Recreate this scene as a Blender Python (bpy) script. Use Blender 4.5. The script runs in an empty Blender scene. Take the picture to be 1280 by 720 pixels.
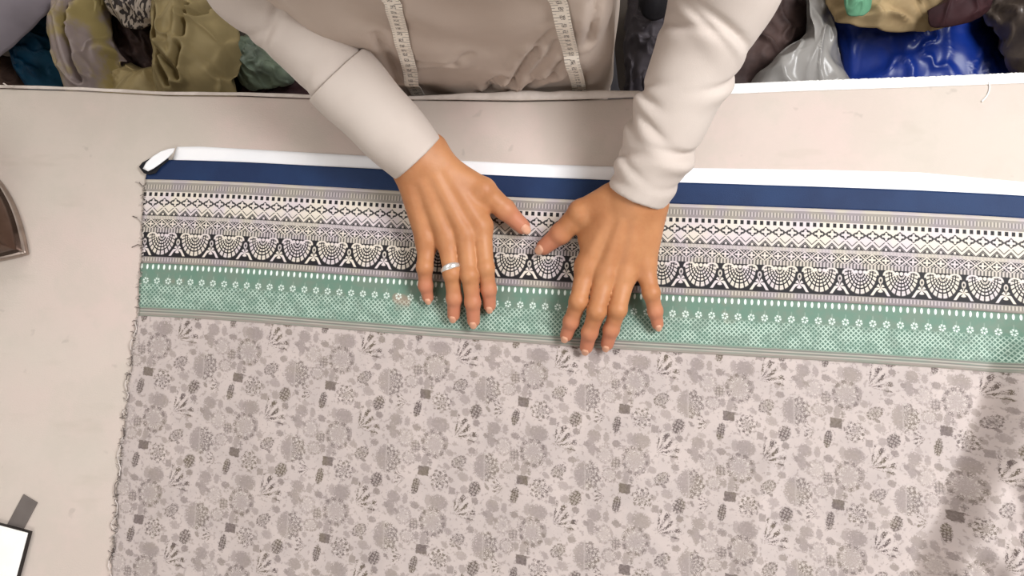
import bpy, bmesh, math, random
import numpy as np
from mathutils import Vector, Matrix, noise as mnoise
random.seed(7)
SC = bpy.context.scene
COL = SC.collection

# ------------------------------------------------------------------ view
F = 1109.0
TX, TY = 0.125, 0.125
TZ = 0.90            # top of the work surface
H = 0.98             # camera above it
CAM = np.array([0.0, 0.0, TZ + H])
n = np.array([TX, TY, 1.0]); n /= np.linalg.norm(n)
def _pl(px, py):
    v = np.array([(px-640)/F, (py-360)/F, 1.0]); return v*(H/np.dot(v, n))
Zw = -n
e = _pl(1280, 96) - _pl(0, 110)
Xw = e/np.linalg.norm(e)
Yw = np.cross(Zw, Xw)
MW = np.array([Xw, Yw, Zw])
def ray(px, py):
    d = MW @ np.array([(px-640)/F, (py-360)/F, 1.0]); return d/np.linalg.norm(d)
def at(px, py, z):
    d = ray(px, py); return CAM + d*((z-CAM[2])/d[2])
def tp(px, py, h=0.0):           # point above the work surface
    return at(px, py, TZ+h)

# ------------------------------------------------------------------ helpers
def s2l(c):
    return tuple((x/255/12.92 if x/255 <= .04045 else ((x/255+.055)/1.055)**2.4) for x in c)
def rgba(c):
    return (*s2l(c), 1.0)
def mesh_obj(name, verts, faces, mats=(), parent=None, smooth=True):
    me = bpy.data.meshes.new(name)
    me.from_pydata([tuple(map(float, v)) for v in verts], [], [tuple(int(i) for i in f) for f in faces])
    me.update()
    if smooth:
        me.polygons.foreach_set('use_smooth', [True]*len(me.polygons))
    for m in (mats if isinstance(mats, (list, tuple)) else [mats]):
        me.materials.append(m)
    o = bpy.data.objects.new(name, me); COL.objects.link(o)
    if parent is not None: o.parent = parent
    return o
def fix_normals(o):
    bm = bmesh.new(); bm.from_mesh(o.data)
    bmesh.ops.recalc_face_normals(bm, faces=bm.faces)
    bm.to_mesh(o.data); bm.free(); return o
def empty(name, label=None, cat=None, group=None):
    o = bpy.data.objects.new(name, None); COL.objects.link(o)
    o.empty_display_size = .05
    if label: tag(o, label, cat, group)
    return o
def tag(o, label, cat, group=None):
    o['label'] = label; o['category'] = cat
    if group: o['group'] = group
    return o
def struct(o):
    o['kind'] = 'structure'; return o
def box_data(lo, hi):
    x0, y0, z0 = lo; x1, y1, z1 = hi
    v = [(x0,y0,z0),(x1,y0,z0),(x1,y1,z0),(x0,y1,z0),(x0,y0,z1),(x1,y0,z1),(x1,y1,z1),(x0,y1,z1)]
    f = [(0,3,2,1),(4,5,6,7),(0,1,5,4),(1,2,6,5),(2,3,7,6),(3,0,4,7)]
    return v, f
def box(name, lo, hi, mat, parent=None, bevel=0):
    v, f = box_data(lo, hi)
    o = mesh_obj(name, v, f, mat, parent, smooth=False)
    if bevel:
        b = o.modifiers.new('b', 'BEVEL'); b.width = bevel; b.segments = 2
    return o
def tube_data(pts, radii, seg=8, flat=1.0, up=None):
    pts = [np.array(p, float) for p in pts]; V = []; Fc = []
    N = len(pts)
    if not hasattr(radii, '__len__'): radii = [radii]*N
    for i, p in enumerate(pts):
        t = pts[min(i+1, N-1)] - pts[max(i-1, 0)]; t /= np.linalg.norm(t)+1e-12
        u = np.array(up if up is not None else (0, 0, 1.0))
        s = np.cross(t, u)
        if np.linalg.norm(s) < 1e-4: s = np.cross(t, (1.0, 0, 0))
        s /= np.linalg.norm(s); w = np.cross(s, t)
        for k in range(seg):
            a = 2*math.pi*k/seg
            V.append(p + radii[i]*(math.cos(a)*s + flat*math.sin(a)*w))
    for i in range(N-1):
        for k in range(seg):
            a = i*seg+k; b = i*seg+(k+1) % seg
            Fc.append((a, b, b+seg, a+seg))
    Fc.append(tuple(range(seg))[::-1]); Fc.append(tuple((N-1)*seg+k for k in range(seg)))
    return V, Fc
def merge(parts):
    V = []; Fc = []
    for v, f in parts:
        o = len(V); V += list(v); Fc += [tuple(i+o for i in q) for q in f]
    return V, Fc
def spline(pts, n_):
    pts = np.array(pts, float); N = len(pts)
    d = np.r_[0, np.cumsum(np.linalg.norm(np.diff(pts, axis=0), axis=1))]
    tt = np.linspace(0, d[-1], n_); out = []
    for t in tt:
        i = min(max(np.searchsorted(d, t)-1, 0), N-2)
        p0, p1, p2, p3 = pts[max(i-1, 0)], pts[i], pts[i+1], pts[min(i+2, N-1)]
        u = (t-d[i])/max(d[i+1]-d[i], 1e-9)
        out.append(.5*((2*p1)+(-p0+p2)*u+(2*p0-5*p1+4*p2-p3)*u*u+(-p0+3*p1-3*p2+p3)*u**3))
    return np.array(out)
def smoothstep(a, b, x):
    t = np.clip((np.asarray(x, float)-a)/(b-a), 0, 1); return t*t*(3-2*t)
def vnoise(x, y, z=0.0):
    return mnoise.noise(Vector((x, y, z)))

# ------------------------------------------------------------------ node expressions
NT = None
class E:
    def __init__(s, sock): s.s = sock
    def __add__(a, b): return mth('ADD', a, b)
    __radd__ = __add__
    def __sub__(a, b): return mth('SUBTRACT', a, b)
    def __rsub__(a, b): return mth('SUBTRACT', b, a)
    def __mul__(a, b): return mth('MULTIPLY', a, b)
    __rmul__ = __mul__
    def __truediv__(a, b): return mth('DIVIDE', a, b)
    def __neg__(a): return mth('MULTIPLY', a, -1.0)
def _in(sock, v):
    if isinstance(v, E): NT.links.new(v.s, sock)
    else: sock.default_value = v
def mth(op, *a):
    nd = NT.nodes.new('ShaderNodeMath'); nd.operation = op
    for i, v in enumerate(a): _in(nd.inputs[i], v)
    return E(nd.outputs[0])
def mx(a, b): return mth('MAXIMUM', a, b)
def mn(a, b): return mth('MINIMUM', a, b)
def ab(a): return mth('ABSOLUTE', a)
def wrap(a, lo, hi): return mth('WRAP', a, hi, lo)
def sn(a): return mth('SINE', a)
def ss(lo, hi, x):
    nd = NT.nodes.new('ShaderNodeMapRange'); nd.interpolation_type = 'SMOOTHSTEP'
    _in(nd.inputs[0], x); nd.inputs[1].default_value = lo; nd.inputs[2].default_value = hi
    return E(nd.outputs[0])
def below(x, t, w=.1): return ss(t+w, t-w, x) if False else 1.0 - ss(t-w, t+w, x)
def above(x, t, w=.1): return ss(t-w, t+w, x)
def band(x, a, b, w=.3): return above(x, a, w)*below(x, b, w)
def vm(op, a, b=None, c=None, out=0):
    nd = NT.nodes.new('ShaderNodeVectorMath'); nd.operation = op
    for i, v in enumerate((a, b, c)):
        if v is not None: _in(nd.inputs[i], v)
    return E(nd.outputs['Value' if out else 'Vector'])
def sep(v):
    nd = NT.nodes.new('ShaderNodeSeparateXYZ'); _in(nd.inputs[0], v)
    return E(nd.outputs[0]), E(nd.outputs[1]), E(nd.outputs[2])
def mixc(f, a, b):
    nd = NT.nodes.new('ShaderNodeMix'); nd.data_type = 'RGBA'
    _in(nd.inputs[0], f)
    for i, v in ((6, a), (7, b)):
        if isinstance(v, E): NT.links.new(v.s, nd.inputs[i])
        else: nd.inputs[i].default_value = rgba(v)
    return E(nd.outputs[2])
def noise_n(vec, scale, detail=2, rough=.5, color=False):
    nd = NT.nodes.new('ShaderNodeTexNoise'); nd.inputs['Scale'].default_value = scale
    nd.inputs['Detail'].default_value = detail; nd.inputs['Roughness'].default_value = rough
    if vec is not None: NT.links.new(vec.s, nd.inputs['Vector'])
    return E(nd.outputs[1 if color else 0])
def coord(which='Object'):
    nd = NT.nodes.new('ShaderNodeTexCoord'); return E(nd.outputs[which])
def new_mat(name):
    global NT
    m = bpy.data.materials.new(name); m.use_nodes = True
    NT = m.node_tree
    return m, NT.nodes['Principled BSDF']
def setcol(p, c):
    if isinstance(c, E): NT.links.new(c.s, p.inputs['Base Color'])
    else: p.inputs['Base Color'].default_value = rgba(c)
def bump(p, h, strength=.3, dist=.002):
    b = NT.nodes.new('ShaderNodeBump'); b.inputs['Strength'].default_value = strength
    b.inputs['Distance'].default_value = dist
    NT.links.new(h.s, b.inputs['Height']); NT.links.new(b.outputs[0], p.inputs['Normal'])
def mat(name, c1, c2=None, scale=12, rough=.8, metal=0, bumpy=0, bscale=200, spec=.3, sheen=0, alpha=1, trans=0, lo=.35, hi=.65):
    m, p = new_mat(name)
    co = coord()
    if c2 is None: c2 = tuple(max(0, x*.88) for x in c1)
    f = ss(lo, hi, noise_n(co, scale, 4, .6))
    setcol(p, mixc(f, c1, c2))
    p.inputs['Roughness'].default_value = rough; p.inputs['Metallic'].default_value = metal
    p.inputs['Specular IOR Level'].default_value = spec
    if sheen: p.inputs['Sheen Weight'].default_value = sheen
    if alpha < 1: p.inputs['Alpha'].default_value = alpha
    if trans: p.inputs['Transmission Weight'].default_value = trans
    if bumpy: bump(p, noise_n(co, bscale, 3, .6), bumpy, .002)
    return m

# ------------------------------------------------------------------ implicit surfaces
def seg_d(P, a, b, r1, r2):
    a = np.asarray(a, float); b = np.asarray(b, float); ba = b-a
    t = np.clip(((P-a) @ ba)/(ba @ ba), 0, 1)
    q = P - a - t[..., None]*ba
    return np.sqrt((q*q).sum(-1)) - (r1+(r2-r1)*t)
def ell_d(P, c, r):
    q = P-np.asarray(c, float); r = np.asarray(r, float)
    k0 = np.sqrt(((q/r)**2).sum(-1)); k1 = np.sqrt(((q/r**2)**2).sum(-1))+1e-9
    return k0*(k0-1)/k1
def smin(a, b, k):
    h = np.clip(.5+.5*(b-a)/k, 0, 1); return b*(1-h)+a*h-k*h*(1-h)
def grid(lo, hi, h):
    ax = [np.arange(lo[i], hi[i]+h, h) for i in range(3)]
    G = np.stack(np.meshgrid(*ax, indexing='ij'), -1)
    return G
def nets(D, lo, h):
    """surface of the zero level of D as vertices and quads"""
    S = D < 0
    nx, ny, nz = D.shape
    acc = np.zeros((nx-1, ny-1, nz-1, 3)); cnt = np.zeros((nx-1, ny-1, nz-1))
    corner = [(0,0,0),(1,0,0),(0,1,0),(0,0,1),(1,1,0),(1,0,1),(0,1,1),(1,1,1)]
    sl = lambda c: tuple(slice(c[i], D.shape[i]-1+c[i]) for i in range(3))
    for a in corner:
        for ax in range(3):
            if a[ax]: continue
            b = list(a); b[ax] = 1; b = tuple(b)
            da, db = D[sl(a)], D[sl(b)]
            m = (da < 0) != (db < 0)
            t = np.where(m, da/np.where(m, da-db, 1), 0)
            for i in range(3):
                if i == ax: acc[..., i] += np.where(m, t, 0)
                else: acc[..., i] += m*a[i]
            cnt += m
    act = cnt > 0
    idx = -np.ones(act.shape, int); idx[act] = np.arange(act.sum())
    ijk = np.argwhere(act)
    V = (ijk + acc[act]/cnt[act][:, None])*h + np.asarray(lo)
    Q = []
    for ax in range(3):
        o1, o2 = [(1, 2), (2, 0), (0, 1)][ax]
        A = S[tuple(slice(0, -1) if i == ax else slice(1, -1) for i in range(3))]
        B = S[tuple(slice(1, None) if i == ax else slice(1, -1) for i in range(3))]
        for flag in (0, 1):
            w = np.argwhere((A != B) & (A == bool(flag)))
            if not len(w): continue
            w = w.copy()
            for i in range(3):
                if i != ax: w[:, i] += 1
            d1 = np.zeros(3, int); d1[o1] = 1; d2 = np.zeros(3, int); d2[o2] = 1
            c = [w-d1-d2, w-d2, w, w-d1]
            q = np.stack([idx[tuple(x.T)] for x in c], 1)
            Q.append(q if flag else q[:, ::-1])
    Q = np.concatenate(Q)
    Q = Q[(Q >= 0).all(1)]
    return V, Q

# ================================================================== MATERIALS
def cloth_uv():
    nd = NT.nodes.new('ShaderNodeUVMap'); nd.uv_map = 'cloth'
    return E(nd.outputs[0])

def mat_floral():
    m, p = new_mat('floral_print')
    uv = cloth_uv()
    wob = noise_n(uv, .35, 2, .6, color=True)
    u_, q_, _ = sep(uv)
    cx = NT.nodes.new('ShaderNodeCombineXYZ'); NT.links.new((u_ - (q_-189.0)*.055 - 34.0).s, cx.inputs[0]); NT.links.new((q_-71.0).s, cx.inputs[1])
    P = vm('ADD', E(cx.outputs[0]), vm('SCALE', vm('SUBTRACT', wob, (.5, .5, .5))))
    for nd in NT.nodes:
        if nd.type == 'VECT_MATH' and nd.operation == 'SCALE': nd.inputs['Scale'].default_value = 4.5
    PU, PV = 129.0, 98.2
    dark = None; lite = None
    def loc(u, v, a, b, rot=0):
        q = vm('WRAP', vm('SUBTRACT', P, (u, v, 0)), (PU/2, PV/2, 1), (-PU/2, -PV/2, -1))
        nd = NT.nodes.new('ShaderNodeMapping'); nd.vector_type = 'TEXTURE'
        NT.links.new(q.s, nd.inputs[0])
        nd.inputs['Rotation'].default_value = (0, 0, math.radians(rot)); nd.inputs['Scale'].default_value = (a*1.13, b*1.13, 1)
        o = E(nd.outputs[0]); return o, vm('LENGTH', o, out=1)
    def D(x):
        nonlocal dark
        dark = x if dark is None else mx(dark, x)
    def L(x):
        nonlocal lite
        lite = x if lite is None else mx(lite, x)
    def blob(u, v, a, b, rot=0, s=.6, soft=.13):
        q, l = loc(u, v, a, b, rot); D(below(l, 1, soft)*(s*.78))
    def dotted(u, v, a, b, rot=0, s=.6, k=5.5):
        q, l = loc(u, v, a, b, rot); x, y, _ = sep(q)
        f = below(l, 1, .12); d = sn(x*k*a/6)*sn(y*k*b/6)
        D(f*(s*.55+above(d, -.25, .25)*s*.55)); L(f*above(d, .5, .2)*.4)
    def berry(u, v, a, b):
        q, l = loc(u, v, a, b); x, y, _ = sep(q)
        f = below(l, 1, .07)
        ring = mth('SINE', l*15.0); spoke = sn(mth('ARCTAN2', y, x)*9.0)
        right = above(x, -.12, .06)
        d = ring*spoke
        D(f*(.46 + right*above(d, .1, .3)*.34)); L(f*right*below(d, -.35, .2)*.55)
        L(band(x, -.2, -.1, .05)*f*.25)
    def ring(u, v, a, b, rot=0, s=.5, fill=.25):
        q, l = loc(u, v, a, b, rot); x, y, _ = sep(q)
        nb = above(sn(mth('ARCTAN2', y, x)*10.0), -.4, .4)
        D(mx(band(l, .74, 1.0, .08)*(nb*.5+.5)*s, below(l, .8, .1)*fill)); L(band(l, .55, .7, .07)*nb*.5)
    def fan(u, v, r, rot, s=.95):
        a = math.radians(rot); R_ = r*1.75
        q, l = loc(u-math.cos(a)*r*.85, v-math.sin(a)*r*.85, R_, R_, rot); x, y, _ = sep(q)
        th_ = mth('ARCTAN2', y, x)
        st = sn(th_*15.0+1.2 + sn(l*10.0)*.7)
        brk = above(sn(l*12.0+th_*6.0), -.45, .3)
        up = below(ab(th_), .82, .06)
        D(band(l, .22, .98, .05)*above(st, .0, .3)*up*brk*s); L(band(l, .3, 1, .05)*below(st, -.5, .25)*up*.12)
    def speck(u, v, r, s=.85):
        q, l = loc(u, v, r, r); x, y, _ = sep(q)
        d = sn(mth('ARCTAN2', y, x)*7.0)*sn(l*11.0)
        D(below(l, 1, .1)*above(d, .15, .25)*s); L(below(l, .9, .1)*below(d, -.4, .2)*.35); D(below(l, .55, .3)*.25)
    def square(u, v, a, b, s=.85):
        q, l = loc(u, v, a, b, 4); x, y, _ = sep(q)
        D(below(mx(ab(x), ab(y)), 1, .1)*s)
    square(0, 0, 6.2, 5.2); blob(6, -4, 5, 1.3, 5, .7)
    speck(22, 9.5, 12)
    square(38, 22, 3.8, 4, .5)
    blob(52, 3, 7, 5, 20, .45); blob(49, -6, 3, 2, 30, .8)
    blob(54, 19, 5, 5, 0, .5); dotted(67, 17, 7, 9, 25, .9)
    berry(82, -12, 15.5, 16.5)
    blob(83, 13, 4, 2, 55, .75)
    fan(98, 12, 8, 180, .85)
    ring(110, -15, 9, 8, 0, .55, .2); blob(122, -16, 3.5, 5, 0, .6)
    dotted(119, 20, 4.5, 10, 12, 1.0, 7)
    blob(20, 38, 11.5, 9, 10, .62); blob(7, 36, 4, 7, 0, .45)
    fan(50, 44, 15.5, -35, 1.0)
    blob(68, 32, 4.5, 4, 30, .75)
    blob(91, 36, 8, 7, 30, .6); blob(87, 50, 5, 10, -10, .6); blob(81, 47, 4, 3, 40, .7); blob(95, 53, 2, 5, -50, .7)
    blob(106, 37, 3.5, 6, 0, .5)
    blob(119, 44, 5.5, 4, 20, .7); blob(128, 47, 3, 2, 0, .5)
    ring(13, 63, 15.5, 17, 0, .75, .32); blob(11, 66, 9, 10, 0, .42)
    blob(29, 61, 2.5, 8, 0, .6); blob(34, 73, 5, 4, 30, .5)
    ring(46, 83, 10, 6.5, -35, .85, .35); dotted(46, 83, 6, 4, -35, .7)
    blob(63, 68, 5, 4, 10, .65); blob(72, 92, 3, 3, 0, .6)
    ring(104, 58, 10, 11, 0, .4, .18); dotted(118, 68, 6, 7, 0, .65)
    blob(2, 84, 4, 9, 12, .55); dotted(8, 95-8, 3, 4, 0, .6); blob(102, -2, 3, 3, 0, .45)
    blob(30, -8, 5, 3, 40, .5); blob(36, 9, 3, 3, 0, .5); blob(96, 26, 5, 3, 20, .35); blob(60, 56, 3, 5, 20, .5)
    fine = noise_n(uv, .32, 3, .7)
    dark = mn(dark*(.62+fine*.80), 1.0)
    dark = mx(dark, above(noise_n(vm('ADD', uv, (40, 9, 0)), .17, 2, .6), .60, .05)*.34)
    mott = noise_n(uv, .02, 3, .6)
    base = mixc(ss(.3, .7, mott), (189, 176, 171), (178, 166, 162))
    yel = noise_n(uv, .033, 1)
    tint = mixc(ss(.4, .65, yel), (88, 75, 73), (94, 82, 68))
    c = mixc(dark*.96, base, tint)
    c = mixc(lite*.75, c, (226, 216, 208))
    setcol(p, c)
    p.inputs['Roughness'].default_value = .62; p.inputs['Specular IOR Level'].default_value = .3
    p.inputs['Sheen Weight'].default_value = .1
    return m

def mat_border():
    m, p = new_mat('woven_border')
    u, q, _ = sep(cloth_uv())
    u = (u-35.6)*.993; q = q*(1/1.04)
    x16 = wrap(u+2.7, -8.1, 8.1); x8 = wrap(u, -4.05, 4.05); x4 = wrap(u, -2.025, 2.025)
    a16 = ab(x16)
    BL, CR, GY = (24, 21, 25), (216, 206, 192), (146, 140, 134)
    # white amount W over black, by strips
    W = band(q, -2, 4.2, .5)*.72
    tick = below(ab(x4), 1.0, .4)
    W = mx(W, band(q, 4.2, 17, .5)*(.42 + band(q, 7, 13, .6)*(tick*.4-.12)))
    W = mx(W, band(q, 16.5, 24, .4)*mx(above(ab(x8), 2.1, .3), 1.0-band(q, 17.6, 22.8, .4)))
    # diamonds with a cross
    y = ab(q-31.2)
    dd = a16/8.2 + y/7.2
    cross = mx(below(a16, 1.3, .35)*below(y, 4.6, .5), below(y, 1.2, .35)*below(a16, 5.0, .5))
    blk = band(dd, .48, .95, .07)
    blk = mx(blk*below(dd, .92, .06), band(dd, .9, 1.08, .04)*below(y, 3.4, .5))
    W = mx(W, band(q, 23.5, 38.5, .3)*(1.0-blk*(1.0-cross))*.97)
    # zigzag
    z = q - 43.5 - (a16-4.05)*.95
    zz = 1.0 - mx(band(z, 1.7, 3.3, .3), band(z, -3.4, -2.0, .3))*.95
    tri = below(q-50.0, 0, .5)*above(q - 42.2 - (8.1-a16)*0.0 - (a16)*0.0, 0, .5)*above(z, 3.6, .5)
    triw = below(a16, 1.3, .4)*band(q, 45.5, 48.5, .4)
    W = mx(W, band(q, 37.8, 50.2, .3)*mx(zz*(1.0-tri*.95), triw)*.95)
    W = mx(W, band(q, 49.6, 54, .4)*(.62 + tick*.12))
    # lattice
    y2 = ab(q-60.5)
    d2 = a16/8.1 + y2/6.6
    x2 = ab(wrap(u+10.8, -8.1, 8.1)); d3 = x2/8.1 + y2/6.6
    lat = mx(band(d2, .86, 1.14, .06), 0.0)
    pl = mx(below(a16, 1.2, .35)*below(y2, 4, .5), below(y2, 1.1, .35)*below(a16, 4.4, .5))
    fill = above(d2, 1.2, .08)*above(sn(u*1.55)*sn(q*1.55), .1, .3)*.75
    W = mx(W, band(q, 53.5, 66.5, .4)*mx(mx(lat, pl), fill)*.92)
    arch = above(sn(u*(6.2832/4.05)), -.1, .35)
    W = mx(W, band(q, 66, 72, .4)*(arch*.6+.15))
    # shells
    xs = wrap(u, -24.3, 24.3); ax = ab(xs)
    yy = q - 76.0
    ell = mth('SQRT', mth('POWER', ax/19.5, 2.0) + mth('POWER', yy/26.0, 2.0))
    ang = mth('ARCTAN2', yy+3.0, xs)
    row = sn(ell*39.0 + .4)
    stag = sn(ang*27.0)
    sc = above(row, -.25, .3)*above(stag, -.55, .35)
    inside = below(ell, .97, .04)*above(yy, -1.5, .6)
    ht = band(ell, .88, 1.0, .03)*above(stag, -.6, .4)*above(yy, 0, 1)
    shell = mx(inside*sc*.95, ht*.95)
    horn = band(mth('SQRT', mth('POWER', (ax-14.0)/7.2, 2.0)+mth('POWER', (q-78.0)/6.2, 2.0)), .72, 1.08, .08)*below(q, 78.5, .6)
    bead = below(mth('SQRT', mth('POWER', wrap(xs, -2.6, 2.6), 2.0)+mth('POWER', q-75.5, 2.0)), 2.1, .4)*below(ax, 8.0, .5)
    gx = ab(wrap(u+24.3, -24.3, 24.3))
    leg = below(ab(gx - 5.0 - (q-95.0)*.62), 1.7, .5)*band(q, 94, 103, .6)
    fx = mth('SQRT', mth('POWER', gx, 2.0)+mth('POWER', q-94.0, 2.0))
    pet = below(fx, 5.2, .4)*above(sn(mth('ARCTAN2', q-94.0, gx)*6.0), -.5, .4)
    knob = band(mth('SQRT', mth('POWER', gx/2.6, 2.0)+mth('POWER', (q-84.5)/4.2, 2.0)), .45, 1.0, .12)*.75
    S = mx(mx(mx(shell, horn), mx(bead, leg)), mx(pet, knob))
    W = mx(W, band(q, 72, 104.5, .3)*S)
    W = mx(W, band(q, 105, 114, .5)*(.40 + band(q, 106, 111, .5)*(tick*.4-.1)))
    warm = noise_n(cloth_uv(), .03, 2)
    light = mixc(ss(.4, .62, warm), CR, (208, 196, 198))
    c = mixc(W, BL, light)
    setcol(p, c)
    p.inputs['Roughness'].default_value = .6; p.inputs['Specular IOR Level'].default_value = .3
    return m

def mat_green():
    m, p = new_mat('green_weave')
    uvv = cloth_uv(); u, q, _ = sep(uvv)
    u = (u-35.6)*.993; q = q*(1/1.04)
    x16 = wrap(u, -8.1, 8.1); x8 = wrap(u, -4.05, 4.05)
    nz = noise_n(uvv, .05, 3, .6)
    g = mixc(ss(.35, .65, nz), (97, 127, 111), (108, 126, 112))
    hh = above(mx(sn((u+q)*1.05), sn((u-q)*1.05)), .45, .45)
    hz = noise_n(uvv, .06, 2)
    c = mixc(band(q, 142, 172, 2.5)*hh*(.45+ss(.4, .6, hz)*.5), g, (176, 196, 182))
    c = mixc(band(q, 142, 172, 2.5)*(1.0-hh)*.6, c, (66, 98, 88))
    red = ss(.66, .74, noise_n(uvv, .022, 2))
    c = mixc(red*.3, c, (190, 130, 110))
    drop = below(mth('SQRT', mth('POWER', x8/1.5, 2.0)+mth('POWER', (q-118.5)/3.4, 2.0)), 1.0, .2)
    fr = mth('SQRT', mth('POWER', x16, 2.0)+mth('POWER', q-137.0, 2.0))
    fl = band(fr, 1.6, 4.2, .5)*above(sn(mth('ARCTAN2', q-137.0, x16)*6.0), -.5, .5)
    stem = below(ab(x16), .7, .3)*band(q, 128, 133, 1)*.12
    c = mixc(mx(mx(drop, fl*.75), stem), c, (226, 238, 230))
    line = above(sn(q*1.75+.6), .0, .5)
    grey = mixc(line, (116, 112, 106), (164, 157, 148))
    grey = mixc(band(q, 181, 186, .6)*.7, grey, (150, 138, 130))
    gn = ss(.45, .6, noise_n(vm('MULTIPLY', uvv, (.02, .5, 0)), 1.0, 2))
    c = mixc(above(q, 173.5, 1.0), c, mixc(gn*.4, grey, (110, 135, 120)))
    setcol(p, c)
    p.inputs['Roughness'].default_value = .6; p.inputs['Specular IOR Level'].default_value = .3
    return m

M_FLORAL = mat_floral(); M_BORDER = mat_border(); M_GREEN = mat_green()
M_NAVY = mat('navy_cloth', (24, 50, 90), (18, 40, 78), 9, .6, bumpy=.2, bscale=900)
M_WHITE = mat('white_cotton', (246, 245, 247), (238, 238, 241), 10, .85)
M_FELT = None
def mat_felt():
    m, p = new_mat('beige_felt')
    co = coord()
    a = ss(.35, .65, noise_n(co, 5, 3, .55)); b = ss(.4, .62, noise_n(co, 16, 4, .65))
    c = mixc(a, (200, 189, 179), (204, 187, 179))
    c = mixc(b*.45, c, (192, 183, 172))
    spk = ss(.70, .76, noise_n(co, 42, 2, .5))
    c = mixc(spk*.28, c, (150, 140, 132))
    st = ss(.60, .72, noise_n(vm('MULTIPLY', co, (1, 4, 1)), 7, 3, .6))
    c = mixc(st*.25, c, (176, 166, 152))
    setcol(p, c); p.inputs['Roughness'].default_value = .95; p.inputs['Specular IOR Level'].default_value = .1
    bump(p, noise_n(co, 500, 3, .7), .25, .001)
    return m
M_FELT = mat_felt()
M_HEM = mat('pale_hem', (214, 203, 195), (196, 184, 175), 30, .9)
M_FLEECE = mat('white_fleece', (250, 249, 246), (240, 238, 236), 60, .95, bumpy=.8, bscale=500)
M_SHIRT = mat('beige_shirt_shaded', (195, 178, 165), (187, 169, 156), 9, .85, bumpy=.15, bscale=900, sheen=.1)  # same cloth as the sleeves; shade on the torso painted in as a darker tone
M_SLEEVE = mat('beige_sleeve_lit', (204, 192, 183), (196, 183, 174), 8, .85, bumpy=.12, bscale=900, sheen=.1)  # lit copy of the shirt cloth, its brightness painted into the colour
M_TROUSER = mat('dark_trousers', (60, 58, 62), (50, 48, 52), 9, .85)
M_SHOE = mat('shoe_leather', (45, 34, 28), None, 9, .4)
M_HAIR = mat('black_hair', (22, 18, 16), (34, 28, 24), 120, .5)
M_EYE = mat('eye_white', (228, 222, 214), None, 9, .2)
M_NAIL = mat('nail', (212, 160, 132), (204, 150, 122), 60, .35)
M_SILVER = mat('silver', (235, 234, 230), (215, 214, 210), 60, .25, metal=.6, spec=.6)
M_THREAD = mat('dark_thread', (92, 82, 78), (120, 110, 104), 60, .9)
M_WTHREAD = mat('pale_thread', (214, 204, 198), (196, 186, 180), 60, .9)
M_WOOD = mat('table_wood', (120, 86, 56), (98, 68, 44), 8, .6)
def mat_skin():
    m, p = new_mat('skin')
    co = coord()
    at_ = NT.nodes.new('ShaderNodeAttribute'); at_.attribute_name = 'tip'
    c = mixc(ss(.3, .7, noise_n(co, 22, 4, .6)), (188, 132, 90), (172, 114, 74))
    c = mixc(E(at_.outputs['Fac'])*.75, c, (186, 118, 94))
    setcol(p, c); p.inputs['Roughness'].default_value = .5; p.inputs['Specular IOR Level'].default_value = .35
    p.inputs['Subsurface Weight'].default_value = .12; p.inputs['Subsurface Radius'].default_value = (.008, .003, .0015)
    p.inputs['Subsurface Scale'].default_value = 1.0
    bump(p, noise_n(co, 420, 3, .6), .2, .0008)
    return m
M_SKIN = mat_skin()

# ================================================================== ROOM
M_FLOOR = mat('floor_cement', (74, 66, 60), (58, 50, 46), 5, .8)
M_WALL = mat('wall_plaster', (204, 198, 190), (196, 190, 182), 3, .9)
M_CEIL = mat('ceiling_plaster', (226, 222, 214), None, 3, .9)
RX0, RX1, RY0, RY1, RZ = -2.2, 2.2, -1.9, 1.75, 2.75
struct(box('floor', (RX0, RY0, -.1), (RX1, RY1, 0), M_FLOOR))
struct(box('ceiling', (RX0, RY0, RZ), (RX1, RY1, RZ+.1), M_CEIL))
struct(box('wall_back', (RX0, RY1, 0), (RX1, RY1+.1, RZ), M_WALL))
struct(box('wall_front', (RX0, RY0-.1, 0), (RX1, RY0, RZ), M_WALL))
struct(box('wall_left', (RX0-.1, RY0, 0), (RX0, RY1, RZ), M_WALL))
struct(box('wall_right', (RX1, RY0, 0), (RX1+.1, RY1, RZ), M_WALL))

# ================================================================== TABLE AND ITS COVERS
EY = tp(640, 112)[1]               # back edge of the table
TX0, TX1, TY0 = tp(0, 300)[0]-.30, tp(1280, 300)[0]+.32, tp(640, 720)[1]-.34
t = empty('work_table', 'wooden work table under the beige felt cover', 'table')
box('tabletop', (TX0, TY0, TZ-.045), (TX1, EY-.012, TZ-.013), M_WOOD, t, .003)
for sx in (TX0+.06, TX1-.12):
    for sy in (TY0+.06, EY-.14):
        box('leg', (sx, sy, 0), (sx+.06, sy+.06, TZ-.045), M_WOOD, t, .004)

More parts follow.
